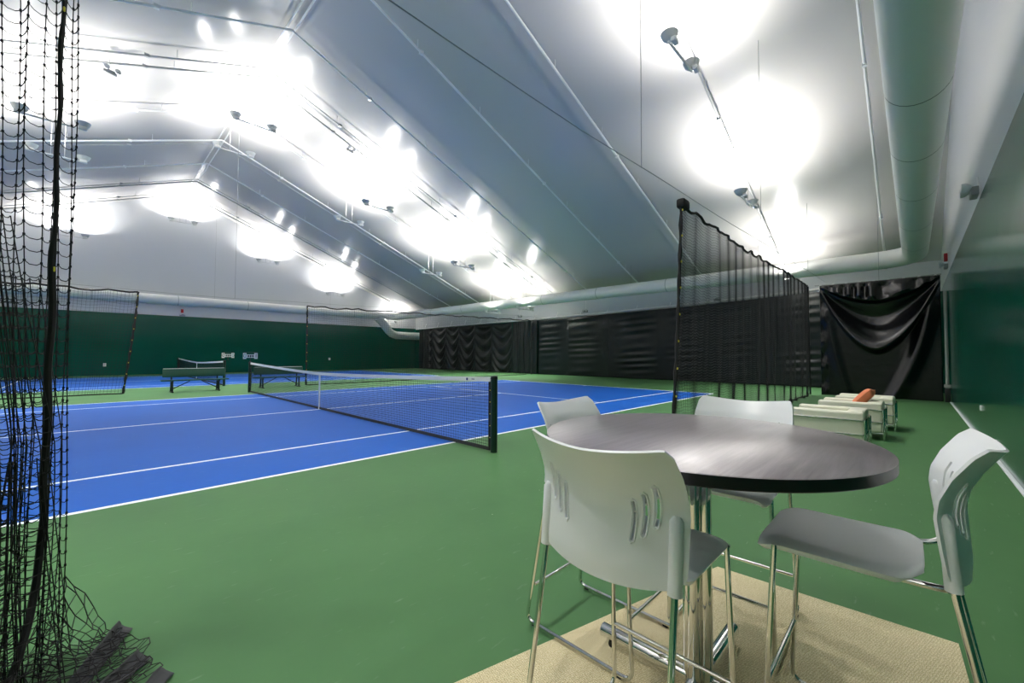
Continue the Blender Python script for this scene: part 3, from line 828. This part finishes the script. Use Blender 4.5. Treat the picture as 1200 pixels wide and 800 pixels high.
SPOTS = [((-2.955, -10.035), 0., 'white slotted bar stool in the front, its back towards the viewer'),
         ((-2.215, -9.40), -PI/2-.0, 'white bar stool on the far left of the round table, nearest the court'),
         ((-1.50, -10.02), PI+.03, 'white bar stool behind the table, before the cream armchairs'),
         ((-2.185, -10.785), PI/2+.0, 'white bar stool at the right of the table, seen from its side')]
for i, (p, a, lb) in enumerate(SPOTS):
    c = st if i == 0 else copy_tree(st)
    c.location = (p[0], p[1], ZS); c.rotation_euler = (0, 0, a)
    tag(c, lb, 'bar stool', 'white bar stools at the round table')

# ------------------------------------------------------------------ cream armchairs (facing the courts)
def make_armchair():
    r = empty('armchair', (0, 0, 0)); W, D = .76, .86          # x width, y depth; back at -y
    zt = .61
    for sg in (-1, 1):
        MB().rbox((sg*(W/2)-(.15 if sg > 0 else 0), -D/2, .13), (sg*(W/2)+(.15 if sg < 0 else 0), D/2, zt), .035, 4).build('arm_cushion', M_LEATHER, r)
    MB().rbox((-W/2+.155, -D/2, .13), (W/2-.155, -D/2+.2, zt+.01), .035, 4).build('back_cushion', M_LEATHER, r)
    MB().rbox((-W/2+.155, -D/2+.205, .26), (W/2-.155, D/2-.01, .42), .04, 4).build('seat_cushion', M_LEATHER, r)
    MB().rbox((-W/2+.155, -D/2+.205, .13), (W/2-.155, D/2-.01, .255), .03, 4).build('base_cushion', M_LEATHER, r)
    fr = MB(); t_ = .012; a, b = W/2+.014, D/2+.014
    for z in (.50, .30): fr.tube(bend([(-a, b, z), (-a, -b, z), (a, -b, z), (a, b, z)], .02, 3), t_, 8)
    fr.tube(bend([(-a, b, .12), (-a, -b, .12), (a, -b, .12), (a, b, .12), (-a, b, .12), (-a, b-.02, .12)], .02, 3), t_, 8)
    fr.build('frame', M_CHROME, r)
    for sx in (-1, 1):
        for sy in (-1, 1):
            MB().tube([(sx*a, sy*b, 0), (sx*a, sy*b, .50)], .015, 10).build('leg', M_CHROME, r)
    for sx in (-.45, .45): MB().tube([(sx*a, -b, .0), (sx*a, -b, .50)], .012, 8).build('back_rod', M_CHROME, r)
    return r
ac = make_armchair()
for i, (x, y, lb) in enumerate(((3.82, -9.79, 'cream leather armchair nearest the round table, first of the row'), (5.45, -9.915, 'cream leather armchair in the middle of the row, holding the orange pillow'), (6.72, -10.02, 'cream leather armchair at the far end of the row by the black tarp'))):
    c = ac if i == 0 else copy_tree(ac)
    c.location = (x, y, 0); c.rotation_euler = (0, 0, -.01); tag(c, lb, 'armchair', 'cream armchairs in the lounge')
# orange pillow standing on the middle armchair
def pillow(u, v, s):
    a, b = 2*u-1, 2*v-1
    th = .075*max(0, (1-a**4)*(1-b**4))**.55
    pin = 1-.07*(1-abs(a)**2)*abs(b)**2
    pin2 = 1-.07*(1-abs(b)**2)*abs(a)**2
    return (a*.21*pin2*1., s*th+.012*math.sin(a*5)*(1-b*b), b*.20*pin)
pm = MB(); pm.grid(lambda u, v: pillow(u, v, 1), 20, 20); pm.grid(lambda u, v: pillow(u, v, -1), 20, 20)
po = pm.build('throw_pillow', M_PILLOW, angle=180)
po.location = (5.47, -10.085, .665); po.rotation_euler = (math.radians(40), math.radians(5), math.radians(-4))
tag(po, 'orange throw pillow tucked in the middle cream armchair', 'pillow')

# ------------------------------------------------------------------ camera, world, view
f, yaw, pitch, roll = 483.325, math.radians(44.22328), math.radians(1.79097), math.radians(.24508)
cam = bpy.data.cameras.new('camera'); co = bpy.data.objects.new('camera', cam); COL.objects.link(co)
cam.sensor_width = 36; cam.lens = f/1200*36; cam.clip_start = .05; cam.clip_end = 200
F_ = Vector((math.cos(yaw)*math.cos(pitch), math.sin(yaw)*math.cos(pitch), math.sin(pitch)))
Rt = Vector((math.sin(yaw), -math.cos(yaw), 0)); U_ = Rt.cross(F_)
R2 = Rt*math.cos(roll)+U_*math.sin(roll); U2 = -Rt*math.sin(roll)+U_*math.cos(roll)
co.matrix_world = Matrix(((R2.x, U2.x, -F_.x, -4.0844), (R2.y, U2.y, -F_.y, -10.729), (R2.z, U2.z, -F_.z, 1.3995), (0, 0, 0, 1)))
SC.camera = co
w = bpy.data.worlds.new('world'); SC.world = w; w.use_nodes = True
w.node_tree.nodes['Background'].inputs[0].default_value = (.5, .55, .6, 1); w.node_tree.nodes['Background'].inputs[1].default_value = .2
SC.view_settings.view_transform = 'Standard'; SC.view_settings.look = 'None'; SC.view_settings.gamma = 1; SC.view_settings.use_curve_mapping = False
SC.view_settings.exposure = .48
try:
    SC.cycles.use_denoising = True; SC.cycles.denoiser = 'OPENIMAGEDENOISE'
    SC.cycles.max_bounces = 10; SC.cycles.diffuse_bounces = 6; SC.cycles.glossy_bounces = 4; SC.cycles.sample_clamp_indirect = 8
except Exception: pass
